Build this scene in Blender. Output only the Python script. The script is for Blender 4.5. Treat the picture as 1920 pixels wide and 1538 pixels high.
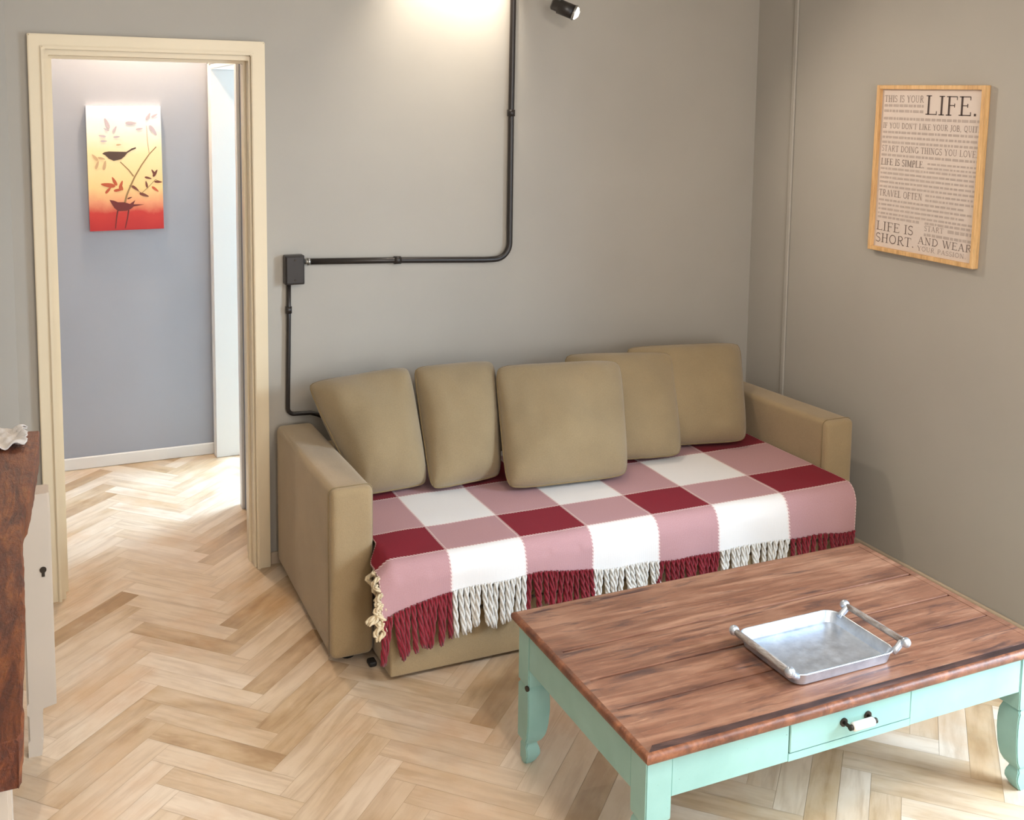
import bpy, bmesh, math, random
from mathutils import Vector, Matrix, noise
PI = math.pi
rnd = random.Random(7)
S = bpy.context.scene
for o in list(bpy.data.objects): bpy.data.objects.remove(o)
C = S.collection

# ------------------------------------------------------------------ camera
F, CY, YAW, PITCH, ROLL, H = 1975.0, 414.4, .42387, .10595, -.01289, 1.84
fw = Vector((math.sin(YAW)*math.cos(PITCH), math.cos(YAW)*math.cos(PITCH), -math.sin(PITCH)))
rt0 = Vector((math.cos(YAW), -math.sin(YAW), 0)); dn0 = fw.cross(rt0)
cr, sr = math.cos(ROLL), math.sin(ROLL)
rt = cr*rt0 + sr*dn0; dn = -sr*rt0 + cr*dn0
cam = bpy.data.cameras.new('camera'); co = bpy.data.objects.new('camera', cam); C.objects.link(co)
co.matrix_world = Matrix(((rt.x, -dn.x, -fw.x, 0), (rt.y, -dn.y, -fw.y, 0), (rt.z, -dn.z, -fw.z, H), (0, 0, 0, 1)))
cam.sensor_fit = 'HORIZONTAL'; cam.sensor_width = 36; cam.lens = F/1920*36
cam.shift_y = -(769-CY)/1920; cam.clip_start = .05
S.camera = co

# ------------------------------------------------------------------ world, lights, exposure
w = bpy.data.worlds.new('daylight'); S.world = w; w.use_nodes = True
w.node_tree.nodes['Background'].inputs[0].default_value = (.80, .90, 1, 1)
w.node_tree.nodes['Background'].inputs[1].default_value = 1.2
def area(name, loc, rot, sx, sy, power, col):
    l = bpy.data.lights.new(name, 'AREA'); l.shape = 'RECTANGLE'; l.size = sx; l.size_y = sy
    l.energy = power; l.color = col
    o = bpy.data.objects.new(name, l); C.objects.link(o); o.location = loc; o.rotation_euler = rot
    return o
def spot(name, loc, target, power, col, angle=70, blend=.6, r=.03):
    l = bpy.data.lights.new(name, 'SPOT'); l.energy = power; l.color = col
    l.spot_size = math.radians(angle); l.spot_blend = blend; l.shadow_soft_size = r
    o = bpy.data.objects.new(name, l); C.objects.link(o); o.location = loc
    o.rotation_euler = (Vector(target)-Vector(loc)).to_track_quat('-Z', 'Y').to_euler()
    return o
WARM = (1, .80, .58); DAY = (.66, .83, 1)
WY0, WY1, WZ1 = .45, 1.80, 2.15          # balcony window in the right wall
area('window_daylight', (3.42, (WY0+WY1)/2, 1.12), (0, math.radians(90), 0), 2.1, 1.3, 70, DAY)
sk = area('window_skylight', (4.35, -.15, 2.45), (0, 0, 0), 1.3, 1.3, 235, DAY)
sk.rotation_euler = (Vector((2.3, 1.9, .2))-sk.location).to_track_quat('-Z', 'Y').to_euler()
area('rear_window_daylight', (1.0, -1.85, 1.45), (math.radians(90), 0, 0), 1.5, 1.3, 72, (1, .96, .93))
area('side_room_daylight', (2.72, 5.75, 1.3), (0, math.radians(75), 0), 1.7, .9, 190, (.52, .75, 1))
spot('wall_wash_spot', (1.66, 3.90, 2.66), (1.58, 4.20, 2.30), 50, (1, .88, .74), 82, .7)
spot('track_spot_lamp', (2.05, 3.86, 2.262), (3.12, 2.5, .8), 30, (1, .84, .68), 120, 1)
def pnt(name, loc, power, col, r=.06):
    l = bpy.data.lights.new(name, 'POINT'); l.energy = power; l.color = col; l.shadow_soft_size = r
    o = bpy.data.objects.new(name, l); C.objects.link(o); o.location = loc
pnt('hall_lamp', (.43, 5.42, 2.60), 62, (1, .77, .56), .03)
pnt('room_fill_light', (1.1, .8, 2.42), 48, (1, .89, .78), .12)  # unseen warm fill, added to brighten the right wall
S.view_settings.view_transform = 'Standard'; S.view_settings.look = 'None'
S.view_settings.gamma = 1; S.view_settings.use_curve_mapping = False
S.view_settings.exposure = 0.30

# ------------------------------------------------------------------ helpers
def link(name, bm, mats, parent=None, smooth=False):
    me = bpy.data.meshes.new(name); bm.normal_update(); bm.to_mesh(me); bm.free()
    if not isinstance(mats, (list, tuple)): mats = [mats]
    for m in mats: me.materials.append(m)
    if smooth:
        for p in me.polygons: p.use_smooth = True
    o = bpy.data.objects.new(name, me); C.objects.link(o)
    if parent: o.parent = parent; o.matrix_parent_inverse = Matrix.Translation(-parent.location) if parent.type == 'EMPTY' else Matrix.Identity(4)
    return o
def tag(o, label, cat, group=None):
    o['label'] = label; o['category'] = cat
    if group: o['group'] = group
    return o
def thing(name, label, cat, loc=(0, 0, 0), group=None):
    o = bpy.data.objects.new(name, None); C.objects.link(o); o.location = loc; o.empty_display_size = .1
    return tag(o, label, cat, group)
def struct(name, bm, m, parent=None, smooth=False):
    o = link(name, bm, m, parent, smooth)
    if not parent: o['kind'] = 'structure'
    return o
def autosm(o, ang=40):
    for p in o.data.polygons: p.use_smooth = True
    m = o.modifiers.new('n', 'WEIGHTED_NORMAL'); m.keep_sharp = True
    o.data.set_sharp_from_angle(angle=math.radians(ang))
    return o
def box(bm, x0, x1, y0, y1, z0, z1, bev=0, seg=2, mat=0):
    v = [bm.verts.new(p) for p in ((x0,y0,z0),(x1,y0,z0),(x1,y1,z0),(x0,y1,z0),(x0,y0,z1),(x1,y0,z1),(x1,y1,z1),(x0,y1,z1))]
    f = [bm.faces.new([v[i] for i in q]) for q in ((0,3,2,1),(4,5,6,7),(0,1,5,4),(1,2,6,5),(2,3,7,6),(3,0,4,7))]
    for q in f: q.material_index = mat
    if bev: bmesh.ops.bevel(bm, geom=list({e for q in f for e in q.edges}), offset=bev, segments=seg, profile=.5, affect='EDGES', clamp_overlap=True)
    return f
def tube(bm, pts, r, n=10, cap=True, mat=0):
    pts = [Vector(p) for p in pts]; rs = r if isinstance(r, (list, tuple)) else [r]*len(pts)
    T = [(pts[min(i+1, len(pts)-1)]-pts[max(i-1, 0)]).normalized() for i in range(len(pts))]
    a = Vector((0, 0, 1)) if abs(T[0].z) < .9 else Vector((1, 0, 0))
    N = (a - a.dot(T[0])*T[0]).normalized(); rings = []
    for i, p in enumerate(pts):
        N = (N - N.dot(T[i])*T[i]).normalized(); B = T[i].cross(N)
        rings.append([bm.verts.new(p + rs[i]*(math.cos(2*PI*k/n)*N + math.sin(2*PI*k/n)*B)) for k in range(n)])
    for i in range(len(rings)-1):
        for k in range(n):
            f = bm.faces.new((rings[i][k], rings[i][(k+1) % n], rings[i+1][(k+1) % n], rings[i+1][k])); f.smooth = True; f.material_index = mat
    if cap:
        for q in (rings[0][::-1], rings[-1]):
            f = bm.faces.new(q); f.material_index = mat
def loft(bm, rings, cap=True, mat=0):
    R = [[bm.verts.new(p) for p in r] for r in rings]; n = len(R[0])
    for i in range(len(R)-1):
        for k in range(n):
            f = bm.faces.new((R[i][k], R[i][(k+1) % n], R[i+1][(k+1) % n], R[i+1][k])); f.material_index = mat
    if cap: bm.faces.new(R[0][::-1]); bm.faces.new(R[-1])
def nb(): return bmesh.new()

# ------------------------------------------------------------------ materials
def srgb(r, g, b):
    f = lambda c: (c/255/12.92) if c <= 10.3 else ((c/255+.055)/1.055)**2.4
    return (f(r), f(g), f(b), 1)
class NT:
    def __init__(s, name):
        s.m = bpy.data.materials.new(name); s.m.use_nodes = True; s.t = s.m.node_tree; s.b = s.t.nodes['Principled BSDF']
    def n(s, typ, **k):
        q = s.t.nodes.new(typ)
        for a, v in k.items(): setattr(q, a, v)
        return q
    def l(s, a, b): s.t.links.new(a, b)
    def coord(s, which='Object', scale=(1, 1, 1), rot=(0, 0, 0)):
        c = s.n('ShaderNodeTexCoord'); mp = s.n('ShaderNodeMapping'); mp.inputs['Scale'].default_value = scale; mp.inputs['Rotation'].default_value = rot
        s.l(c.outputs[which], mp.inputs[0]); return mp.outputs[0]
    def noise(s, vec, scale, detail=4, rough=.55, dist=0):
        q = s.n('ShaderNodeTexNoise'); q.inputs['Scale'].default_value = scale; q.inputs['Detail'].default_value = detail
        q.inputs['Roughness'].default_value = rough; q.inputs['Distortion'].default_value = dist
        if vec: s.l(vec, q.inputs['Vector'])
        return q.outputs['Fac']
    def ramp(s, fac, stops, interp='LINEAR'):
        q = s.n('ShaderNodeValToRGB'); q.color_ramp.interpolation = interp; e = q.color_ramp.elements
        while len(e) < len(stops): e.new(.5)
        for i, (p, c) in enumerate(stops): e[i].position = p; e[i].color = c if len(c) == 4 else (*c, 1)
        s.l(fac, q.inputs[0]); return q.outputs[0]
    def mix(s, fac, a, b, mode='MIX'):
        q = s.n('ShaderNodeMix', data_type='RGBA', blend_type=mode)
        for i, v in ((0, fac), (6, a), (7, b)):
            if hasattr(v, 'links'): s.l(v, q.inputs[i])
            else: q.inputs[i].default_value = v
        return q.outputs[2]
    def math(s, op, a, b=0, c=None):
        q = s.n('ShaderNodeMath', operation=op)
        for i, v in ((0, a), (1, b)) + (((2, c),) if c is not None else ()):
            if hasattr(v, 'links'): s.l(v, q.inputs[i])
            else: q.inputs[i].default_value = v
        return q.outputs[0]
    def bump(s, h, strength=.2, dist=.002):
        q = s.n('ShaderNodeBump'); q.inputs['Strength'].default_value = strength; q.inputs['Distance'].default_value = dist
        s.l(h, q.inputs['Height']); s.l(q.outputs[0], s.b.inputs['Normal'])
    def base(s, c):
        if hasattr(c, 'links'): s.l(c, s.b.inputs['Base Color'])
        else: s.b.inputs['Base Color'].default_value = c
    def set(s, **k):
        for a, v in k.items():
            i = s.b.inputs[a.replace('_', ' ')]
            if hasattr(v, 'links'): s.l(v, i)
            else: i.default_value = v
G4 = lambda v: (v, v, v, 1)
def paint(name, c, rough=.6, var=.06, bscale=60, bstr=.15, spec=.5, metal=0):
    t = NT(name); v = t.coord(); n = t.noise(v, 2.2, 5)
    a = tuple(x*(1-var) for x in c[:3])+(1,); b = tuple(min(1, x*(1+var)) for x in c[:3])+(1,)
    t.base(t.ramp(n, [(.3, a), (.7, b)])); t.set(Roughness=rough, Metallic=metal); t.b.inputs['Specular IOR Level'].default_value = spec
    t.bump(t.noise(v, bscale, 3), bstr, .001); return t.m
def fabric(name, c, dark=.8, scale=900):
    t = NT(name); v = t.coord(); n = t.noise(v, 7, 5); f = t.noise(v, scale*.35, 2)
    a = tuple(x*dark for x in c[:3])+(1,)
    col = t.ramp(n, [(.25, a), (.75, c)]); col = t.mix(.25, col, t.ramp(f, [(.35, G4(.55)), (.65, G4(1))]), 'MULTIPLY')
    t.base(col); t.set(Roughness=.95); t.b.inputs['Sheen Weight'].default_value = .25; t.b.inputs['Specular IOR Level'].default_value = .15
    h = t.math('ADD', t.noise(v, 420, 2), t.math('MULTIPLY', t.noise(v, 14, 4), 1.2)); t.bump(h, .35, .0025); return t.m
def worn_wood(name, c1, c2, c3, sc=(2.2, 26, 26), rough=(.28, .5), knots=True):
    t = NT(name); v = t.coord('Object', sc); v2 = t.coord('Object', (1, 1, 1))
    g = t.noise(v, 1.6, 9, .62, .6); g2 = t.noise(v, 7, 6, .7); p = t.noise(v2, 5, 4)
    col = t.ramp(g, [(.28, c1), (.5, c2), (.72, c3)])
    col = t.mix(.55, col, t.ramp(g2, [(.3, G4(.45)), (.55, G4(1)), (1, G4(1))]), 'MULTIPLY')
    col = t.mix(t.math('MULTIPLY', t.ramp(p, [(.5, G4(0)), (.7, G4(1))]), .35), col, c3)
    t.base(col); rr = t.n('ShaderNodeMapRange'); t.l(g2, rr.inputs[0]); rr.inputs[3].default_value = rough[0]; rr.inputs[4].default_value = rough[1]
    t.l(rr.outputs[0], t.b.inputs['Roughness'])
    t.bump(t.math('ADD', g2, g), .45, .0025); return t

M = {}
M['wall'] = paint('wall_paint', srgb(168, 163, 154), .62, .035, 45, .10)
M['hall_wall'] = paint('hall_wall_daylight_tint', srgb(160, 163, 171), .65, .03, 45, .1)  # wall grey with the blue cast of daylight put into its colour
M['ceiling'] = paint('ceiling_paint', srgb(225, 222, 214), .8, .02)
M['casing'] = paint('cream_gloss_paint', srgb(222, 207, 178), .38, .03, 30, .08)
M['white'] = paint('white_gloss_paint', srgb(228, 225, 220), .35, .02, 30, .06)
M['console_white'] = paint('aged_white_paint', srgb(192, 181, 168), .5, .06)
M['pale_base'] = paint('pale_baseboard_paint', srgb(190, 172, 150), .5, .06)
M['sofa'] = fabric('khaki_microfibre', srgb(164, 142, 108), .88)
M['cushion'] = fabric('khaki_cushion_cloth', srgb(152, 133, 102), .86)
M['seam'] = fabric('khaki_seam', srgb(138, 118, 84), .85)
M['under'] = paint('black_plastic', srgb(22, 20, 19), .6)
M['conduit'] = paint('black_enamelled_steel', srgb(38, 32, 29), .38, .1, 80, .05)
M['steel'] = paint('brushed_steel', srgb(170, 170, 168), .35, .05, 80, .1, .5, 1)
M['frame'] = worn_wood('light_pine', srgb(196, 148, 96), srgb(222, 178, 122), srgb(235, 196, 142), (30, 30, 2), (.4, .55)).m
M['paper'] = paint('poster_paper', srgb(214, 200, 190), .55, .015, 200, .03)
M['ink'] = paint('dark_print', srgb(66, 50, 46), .6)
M['ink_grey'] = paint('grey_print', srgb(150, 134, 126), .6)
M['ink_mid'] = paint('mid_print', srgb(118, 102, 95), .6)
M['ink_pale'] = paint('pale_print', srgb(182, 167, 158), .6)
M['handle'] = paint('white_ceramic', srgb(238, 236, 230), .15)
M['brass'] = paint('dark_iron', srgb(60, 52, 44), .5, .1, 100, .1, .5, .6)
M['cloth_white'] = fabric('white_lace_cloth', srgb(225, 218, 212), .9)
M['lens'] = NT('spot_lens').m
M['lens'].node_tree.nodes['Principled BSDF'].inputs['Emission Color'].default_value = (1, .93, .8, 1)
M['lens'].node_tree.nodes['Principled BSDF'].inputs['Emission Strength'].default_value = 6

# herringbone parquet: tone attribute per stave, uv along the stave
t = NT('oak_parquet')
uv = t.n('ShaderNodeUVMap'); uv.uv_map = 'UVMap'
at = t.n('ShaderNodeAttribute'); at.attribute_name = 'tone'
off = t.n('ShaderNodeVectorMath', operation='MULTIPLY_ADD'); t.l(at.outputs['Fac'], off.inputs[0]); off.inputs[1].default_value = (37, 53, 0); t.l(uv.outputs[0], off.inputs[2])
mp = t.n('ShaderNodeMapping'); mp.inputs['Scale'].default_value = (2.5, 22, 1); t.l(off.outputs[0], mp.inputs[0])
mp2 = t.n('ShaderNodeMapping'); mp2.inputs['Scale'].default_value = (4, 9, 1); t.l(off.outputs[0], mp2.inputs[0])
g = t.noise(mp.outputs[0], 1.5, 7, .6, .5); g2 = t.noise(mp2.outputs[0], 1.2, 4)
tone = t.math('ADD', at.outputs['Fac'], t.math('MULTIPLY', t.math('SUBTRACT', g2, .5), 1.1))
col = t.ramp(tone, [(.0, srgb(168, 136, 98)), (.2, srgb(194, 166, 130)), (.5, srgb(212, 190, 162)), (1, srgb(226, 209, 188))])
col = t.mix(.5, col, t.ramp(g, [(.25, srgb(176, 150, 118)), (.55, G4(1)), (1, G4(1))]), 'MULTIPLY')
vo = t.coord(); big = t.noise(vo, 1.3, 5)
col = t.mix(t.math('MULTIPLY', t.ramp(big, [(.45, G4(0)), (.75, G4(1))]), .5), col, srgb(226, 206, 186))
big2 = t.noise(vo, 2.3, 6, .6)
col = t.mix(t.math('MULTIPLY', t.ramp(big2, [(.5, G4(0)), (.66, G4(1))]), .45), col, srgb(204, 158, 108))
t.base(col); t.set(Roughness=t.ramp(g, [(.3, G4(.30)), (.7, G4(.46))])); t.bump(g, .15, .001); M['parquet'] = t.m
M['gap'] = paint('joint_filler', srgb(176, 150, 118), .8)

# coffee table top
t = worn_wood('worn_table_timber', srgb(98, 60, 46), srgb(140, 94, 72), srgb(182, 138, 112), (1.5, 17, 17), (.34, .52))
bc = t.b.inputs['Base Color'].links[0].from_socket
vo = t.coord('Object', (1.6, 10, 10)); st = t.noise(vo, 2.4, 6, .65, .8)
sc = t.coord('Object', (5, 40, 10)); sc2 = t.noise(sc, 3, 3, .6)
c2 = t.mix(t.math('MULTIPLY', t.ramp(st, [(.54, G4(0)), (.66, G4(1))]), .8), bc, srgb(66, 46, 48))
c2 = t.mix(t.math('MULTIPLY', t.ramp(sc2, [(.64, G4(0)), (.72, G4(1))]), .5), c2, srgb(190, 150, 122))
t.base(c2); t.set(Coat_Weight=.5, Coat_Roughness=.28); M['table_wood'] = t.m
M['table_edge'] = worn_wood('worn_table_edge', srgb(84, 48, 34), srgb(118, 70, 48), srgb(170, 110, 76), (14, 14, 14), (.3, .45)).m
M['edge_dark'] = worn_wood('dark_table_border', srgb(36, 25, 28), srgb(62, 44, 44), srgb(120, 88, 80), (3, 24, 24), (.3, .5)).m
t = NT('turquoise_milk_paint'); v = t.coord(); n = t.noise(v, 5, 6); ch = t.noise(v, 55, 5, .7)
col = t.ramp(n, [(.3, srgb(140, 183, 175)), (.7, srgb(157, 200, 193))])
col = t.mix(t.ramp(ch, [(.70, G4(0)), (.74, G4(1))]), col, srgb(92, 88, 74)); t.base(col); t.set(Roughness=.42); t.bump(n, .2, .002); M['turq'] = t.m
# rough slab
t = NT('rustic_slab_timber'); v = t.coord('Object', (14, 2.2, 8)); g = t.noise(v, 1.5, 9, .68, 1.8); v2 = t.coord('Object', (60, 22, 40)); g2 = t.noise(v2, 1.6, 6, .7, .8)
col = t.ramp(g, [(.25, srgb(48, 24, 16)), (.45, srgb(104, 50, 26)), (.62, srgb(146, 82, 40)), (.8, srgb(172, 120, 52))])
col = t.mix(.6, col, t.ramp(g2, [(.3, G4(.4)), (.6, G4(1)), (1, G4(1))]), 'MULTIPLY'); t.base(col); t.set(Roughness=.5); t.bump(t.math('ADD', g2, g), .9, .006); M['slab'] = t.m
# galvanised tray
t = NT('galvanised_sheet'); v = t.coord(); vo = t.n('ShaderNodeTexVoronoi'); vo.inputs['Scale'].default_value = 70; t.l(v, vo.inputs['Vector']); n = t.noise(v, 30, 5, .65)
t.base(t.mix(.3, t.ramp(n, [(.3, srgb(178, 190, 206)), (.7, srgb(220, 230, 242))]), t.ramp(vo.outputs['Distance'], [(0, (.6, .66, .74, 1)), (1, (.8, .86, .94, 1))])))
t.set(Metallic=.85, Roughness=t.ramp(n, [(.3, G4(.28)), (.7, G4(.45))])); t.bump(n, .15, .001); M['tray'] = t.m
M['rust'] = worn_wood('worn_tray_handle', srgb(96, 80, 70), srgb(150, 140, 134), srgb(196, 194, 192), (50, 12, 50), (.35, .6)).m
# woven throw: uv in block units
t = NT('woven_check_throw'); uv = t.n('ShaderNodeUVMap'); uv.uv_map = 'UVMap'; sp = t.n('ShaderNodeSeparateXYZ'); t.l(uv.outputs[0], sp.inputs[0])
U, V = sp.outputs[0], sp.outputs[1]
cu = t.math('GREATER_THAN', t.math('FRACT', t.math('MULTIPLY', U, .5)), .5)   # 1: white column
cv = t.math('GREATER_THAN', t.math('FRACT', t.math('MULTIPLY', V, .5)), .5)   # 1: white row
wa = t.n('ShaderNodeTexWave'); wa.inputs['Scale'].default_value = 28; wa.inputs['Distortion'].default_value = 1.5; t.l(uv.outputs[0], wa.inputs['Vector'])
fn = t.noise(uv.outputs[0], 90, 3, .7)
RED, WH, PK = srgb(126, 26, 40), srgb(226, 222, 220), srgb(196, 146, 150)
pk = t.mix(fn, srgb(166, 112, 116), srgb(190, 160, 162))
col = t.mix(cu, t.mix(cv, RED, pk), t.mix(cv, pk, WH))
def nearint(x):
    f = t.math('FRACT', x); d = t.math('MINIMUM', f, t.math('SUBTRACT', 1, f)); return t.math('LESS_THAN', d, .018)
dash = t.math('GREATER_THAN', t.math('FRACT', t.math('MULTIPLY', t.math('ADD', U, V), 22)), .45)
ln = t.math('MULTIPLY', t.math('MAXIMUM', nearint(U), nearint(V)), dash)
col = t.mix(t.math('MULTIPLY', ln, .75), col, srgb(226, 206, 200))
t.base(col); t.set(Roughness=.95); t.b.inputs['Sheen Weight'].default_value = .05; t.b.inputs['Specular IOR Level'].default_value = .1
t.bump(t.math('ADD', wa.outputs['Fac'], fn), .3, .002); M['throw'] = t.m
M['yarn_red'] = fabric('red_yarn', srgb(142, 36, 50), .65, 400)
M['yarn_white'] = fabric('white_yarn', srgb(232, 228, 222), .85, 400)
M['yarn_cream'] = fabric('cream_yarn', srgb(226, 206, 170), .8, 400)
# canvas: the painting's own colours
t = NT('bird_painting'); c = t.n('ShaderNodeTexCoord'); sp = t.n('ShaderNodeSeparateXYZ'); t.l(c.outputs['Generated'], sp.inputs[0]); n = t.noise(t.coord(), 9, 4)
zz = t.math('ADD', sp.outputs[2], t.math('MULTIPLY', t.math('SUBTRACT', n, .5), .12))
t.base(t.ramp(zz, [(.0, srgb(176, 34, 36)), (.14, srgb(192, 52, 44)), (.22, srgb(226, 150, 110)), (.34, srgb(240, 204, 140)), (.62, srgb(250, 222, 170)), (.80, srgb(244, 236, 222)), (1, srgb(236, 236, 244))])); t.set(Roughness=.6); M['canvas'] = t.m
M['bird'] = paint('bird_brown', srgb(84, 62, 50), .6)
M['bird2'] = paint('bird_maroon', srgb(104, 34, 32), .6)
M['twig'] = paint('twig_tan', srgb(150, 116, 72), .6)
M['leaf_red'] = paint('leaf_rust', srgb(184, 84, 50), .6)
M['leaf_dark'] = paint('leaf_brown', srgb(110, 56, 40), .6)
M['leaf_pale'] = paint('leaf_mauve', srgb(196, 180, 184), .6)
M['leaf_tan'] = paint('leaf_tan', srgb(206, 168, 126), .6)
# glass
t = NT('window_glass'); t.t.nodes.remove(t.b); tr = t.n('ShaderNodeBsdfTransparent'); gl = t.n('ShaderNodeBsdfGlossy'); gl.inputs['Roughness'].default_value = .02
mx = t.n('ShaderNodeMixShader'); mx.inputs[0].default_value = .06; t.l(tr.outputs[0], mx.inputs[1]); t.l(gl.outputs[0], mx.inputs[2])
t.l(mx.outputs[0], t.t.nodes['Material Output'].inputs[0]); M['glass'] = t.m

# ------------------------------------------------------------------ setting
YW, XR, HC = 4.116, 3.12, 2.75
# floor
bm = nb(); L, W_ = .42, .08; c45 = math.sqrt(.5)
uvl = bm.loops.layers.uv.new('UVMap'); tl = bm.faces.layers.float.new('tone')
FX0, FX1, FY0, FY1 = -1.3, 3.4, -2.0, 6.6
def stave(px, py, lx, ly, hor):
    cx, cy = px+lx/2, py+ly/2; wx, wy = (cx-cy)*c45, (cx+cy)*c45
    if not (FX0 < wx < FX1 and FY0 < wy < FY1): return
    g_ = .0004; P = [(px+g_, py+g_), (px+lx-g_, py+g_), (px+lx-g_, py+ly-g_), (px+g_, py+ly-g_)]
    vs = [bm.verts.new(((a-b)*c45, (a+b)*c45, 0)) for a, b in P]
    f = bm.faces.new(vs); tn = min(1, max(0, rnd.gauss(.55, .25))); f[tl] = tn
    ox, oy = rnd.random()*5, rnd.random()*5
    for lp, (a, b) in zip(f.loops, P):
        lp[uvl].uv = (a-px+ox, b-py+oy) if hor else (b-py+ox, a-px+oy)
for i in range(-140, 160):
    for j in range(-30, 30):
        ox = i*W_+j*L; oy = i*W_-j*L
        wx, wy = (ox-oy)*c45, (ox+oy)*c45
        if not (FX0-1 < wx < FX1+1 and FY0-1 < wy < FY1+1): continue
        stave(ox, oy, L, W_, True); stave(ox+L, oy+W_-L, W_, L, False)
box(bm, FX0, FX1, FY0, FY1, -.12, -.0012, mat=1)
struct('floor', bm, [M['parquet'], M['gap']])
bm = nb(); box(bm, -1.3, 3.4, -1.75, 6.6, HC, HC+.12); struct('ceiling', bm, M['ceiling'])
# back wall with the doorway
bm = nb()
box(bm, -.75, .045, YW, YW+.15, 0, HC); box(bm, .045, .75, YW, YW+.15, 2.02, HC); box(bm, .75, XR+.28, YW, YW+.15, 0, HC)
struct('wall_back', bm, M['wall'])
bm = nb()   # right wall with the balcony window opening
box(bm, XR, XR+.22, WY1, YW, 0, HC); box(bm, XR, XR+.22, -1.6, WY0, 0, HC); box(bm, XR, XR+.22, WY0, WY1, WZ1, HC)
struct('wall_right', bm, M['wall'])
bm = nb()   # left wall: splayed next to the door
P = [(-.09, YW), (-.6, 3.62), (-.6, -1.6), (-.75, -1.6), (-.75, YW)]
loft(bm, [[(x, y, 0) for x, y in P[::-1]], [(x, y, HC) for x, y in P[::-1]]]); struct('wall_left', bm, M['wall'])
bm = nb()
RX0, RX1, RZ0, RZ1 = .3, 1.7, .8, 2.2
box(bm, -.75, RX0, -1.75, -1.6, 0, HC); box(bm, RX1, XR+.22, -1.75, -1.6, 0, HC); box(bm, RX0, RX1, -1.75, -1.6, 0, RZ0); box(bm, RX0, RX1, -1.75, -1.6, RZ1, HC)
struct('wall_rear', bm, M['wall'])
def window(name, x0, x1, y0, y1, z0, z1, mull):
    e = bpy.data.objects.new(name, None); C.objects.link(e); e.location = ((x0+x1)/2, (y0+y1)/2, z0); e['kind'] = 'structure'
    alongy = (y1-y0) > (x1-x0); b = nb(); s = .05
    def bar(a0, a1, c0, c1):
        if alongy: box(b, x0, x1, a0, a1, c0, c1, .004, 1)
        else: box(b, a0, a1, y0, y1, c0, c1, .004, 1)
    A0, A1 = (y0, y1) if alongy else (x0, x1)
    bar(A0, A0+s, z0, z1); bar(A1-s, A1, z0, z1); bar(A0+s, A1-s, z0, z0+s); bar(A0+s, A1-s, z1-s, z1)
    for k in range(1, mull+1):
        c = A0+(A1-A0)*k/(mull+1); bar(c-.025, c+.025, z0+s, z1-s)
    struct('window_frame', b, M['white'], e)
    b = nb(); q = .003
    if alongy: m_ = (x0+x1)/2; box(b, m_-q, m_+q, A0+s, A1-s, z0+s, z1-s)
    else: m_ = (y0+y1)/2; box(b, A0+s, A1-s, m_-q, m_+q, z0+s, z1-s)
    struct('glass', b, M['glass'], e)
window('window_1', XR+.10, XR+.15, WY0, WY1, .0, WZ1, 1)
window('window_2', RX0, RX1, -1.70, -1.65, RZ0, RZ1, 1)
# doorway lining + casing
e = bpy.data.objects.new('door_1', None); C.objects.link(e); e.location = (.4, YW, 0); e['kind'] = 'structure'
def portal(b, x0, x1, z1, w_, y0, y1, bev=.003):
    P = [[(x0, 0), (x0, z1), (x1, z1), (x1, 0)], [(x0+w_, 0), (x0+w_, z1-w_), (x1-w_, z1-w_), (x1-w_, 0)]]
    o_, i_ = P; vs = {}
    for nm, pts in (('o', o_), ('i', i_)):
        for yy, t_ in ((y0, 'f'), (y1, 'b')): vs[nm+t_] = [b.verts.new((x, yy, z)) for x, z in pts]
    fs = []
    for k in range(3):
        for a, c in ((vs['of'], vs['if']),): fs.append(b.faces.new((a[k], a[k+1], c[k+1], c[k])))
        fs.append(b.faces.new((vs['ob'][k+1], vs['ob'][k], vs['ib'][k], vs['ib'][k+1])))
        fs.append(b.faces.new((vs['of'][k+1], vs['of'][k], vs['ob'][k], vs['ob'][k+1])))
        fs.append(b.faces.new((vs['if'][k], vs['if'][k+1], vs['ib'][k+1], vs['ib'][k])))
    for k in (0, 3): fs.append(b.faces.new((vs['of'][k], vs['if'][k], vs['ib'][k], vs['ob'][k])))
    bmesh.ops.recalc_face_normals(b, faces=fs)
    if bev: bmesh.ops.bevel(b, geom=list({e_ for f in fs for e_ in f.edges if abs(e_.verts[0].co.z)+abs(e_.verts[1].co.z) > .01}), offset=bev, segments=2, affect='EDGES')
b = nb(); portal(b, -.021, .803, 2.082, .044, YW-.028, YW+.001); portal(b, .020, .762, 2.041, .012, YW-.036, YW-.020, .003)
struct('door_casing', b, M['casing'], e)
b = nb(); portal(b, .024, .765, 2.032, .022, YW-.012, YW+.165, .002); portal(b, .044, .745, 2.012, .012, YW+.05, YW+.09, .002)
struct('door_lining', b, M['casing'], e)
# baseboards
bm = nb(); box(bm, .806, 3.1, YW-.012, YW, 0, .05, .003, 1); struct('baseboard_back', bm, M['pale_base'])
bm = nb(); box(bm, XR-.012, XR, 1.82, YW-.014, 0, .05, .003, 1); struct('baseboard_right', bm, M['pale_base'])
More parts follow.
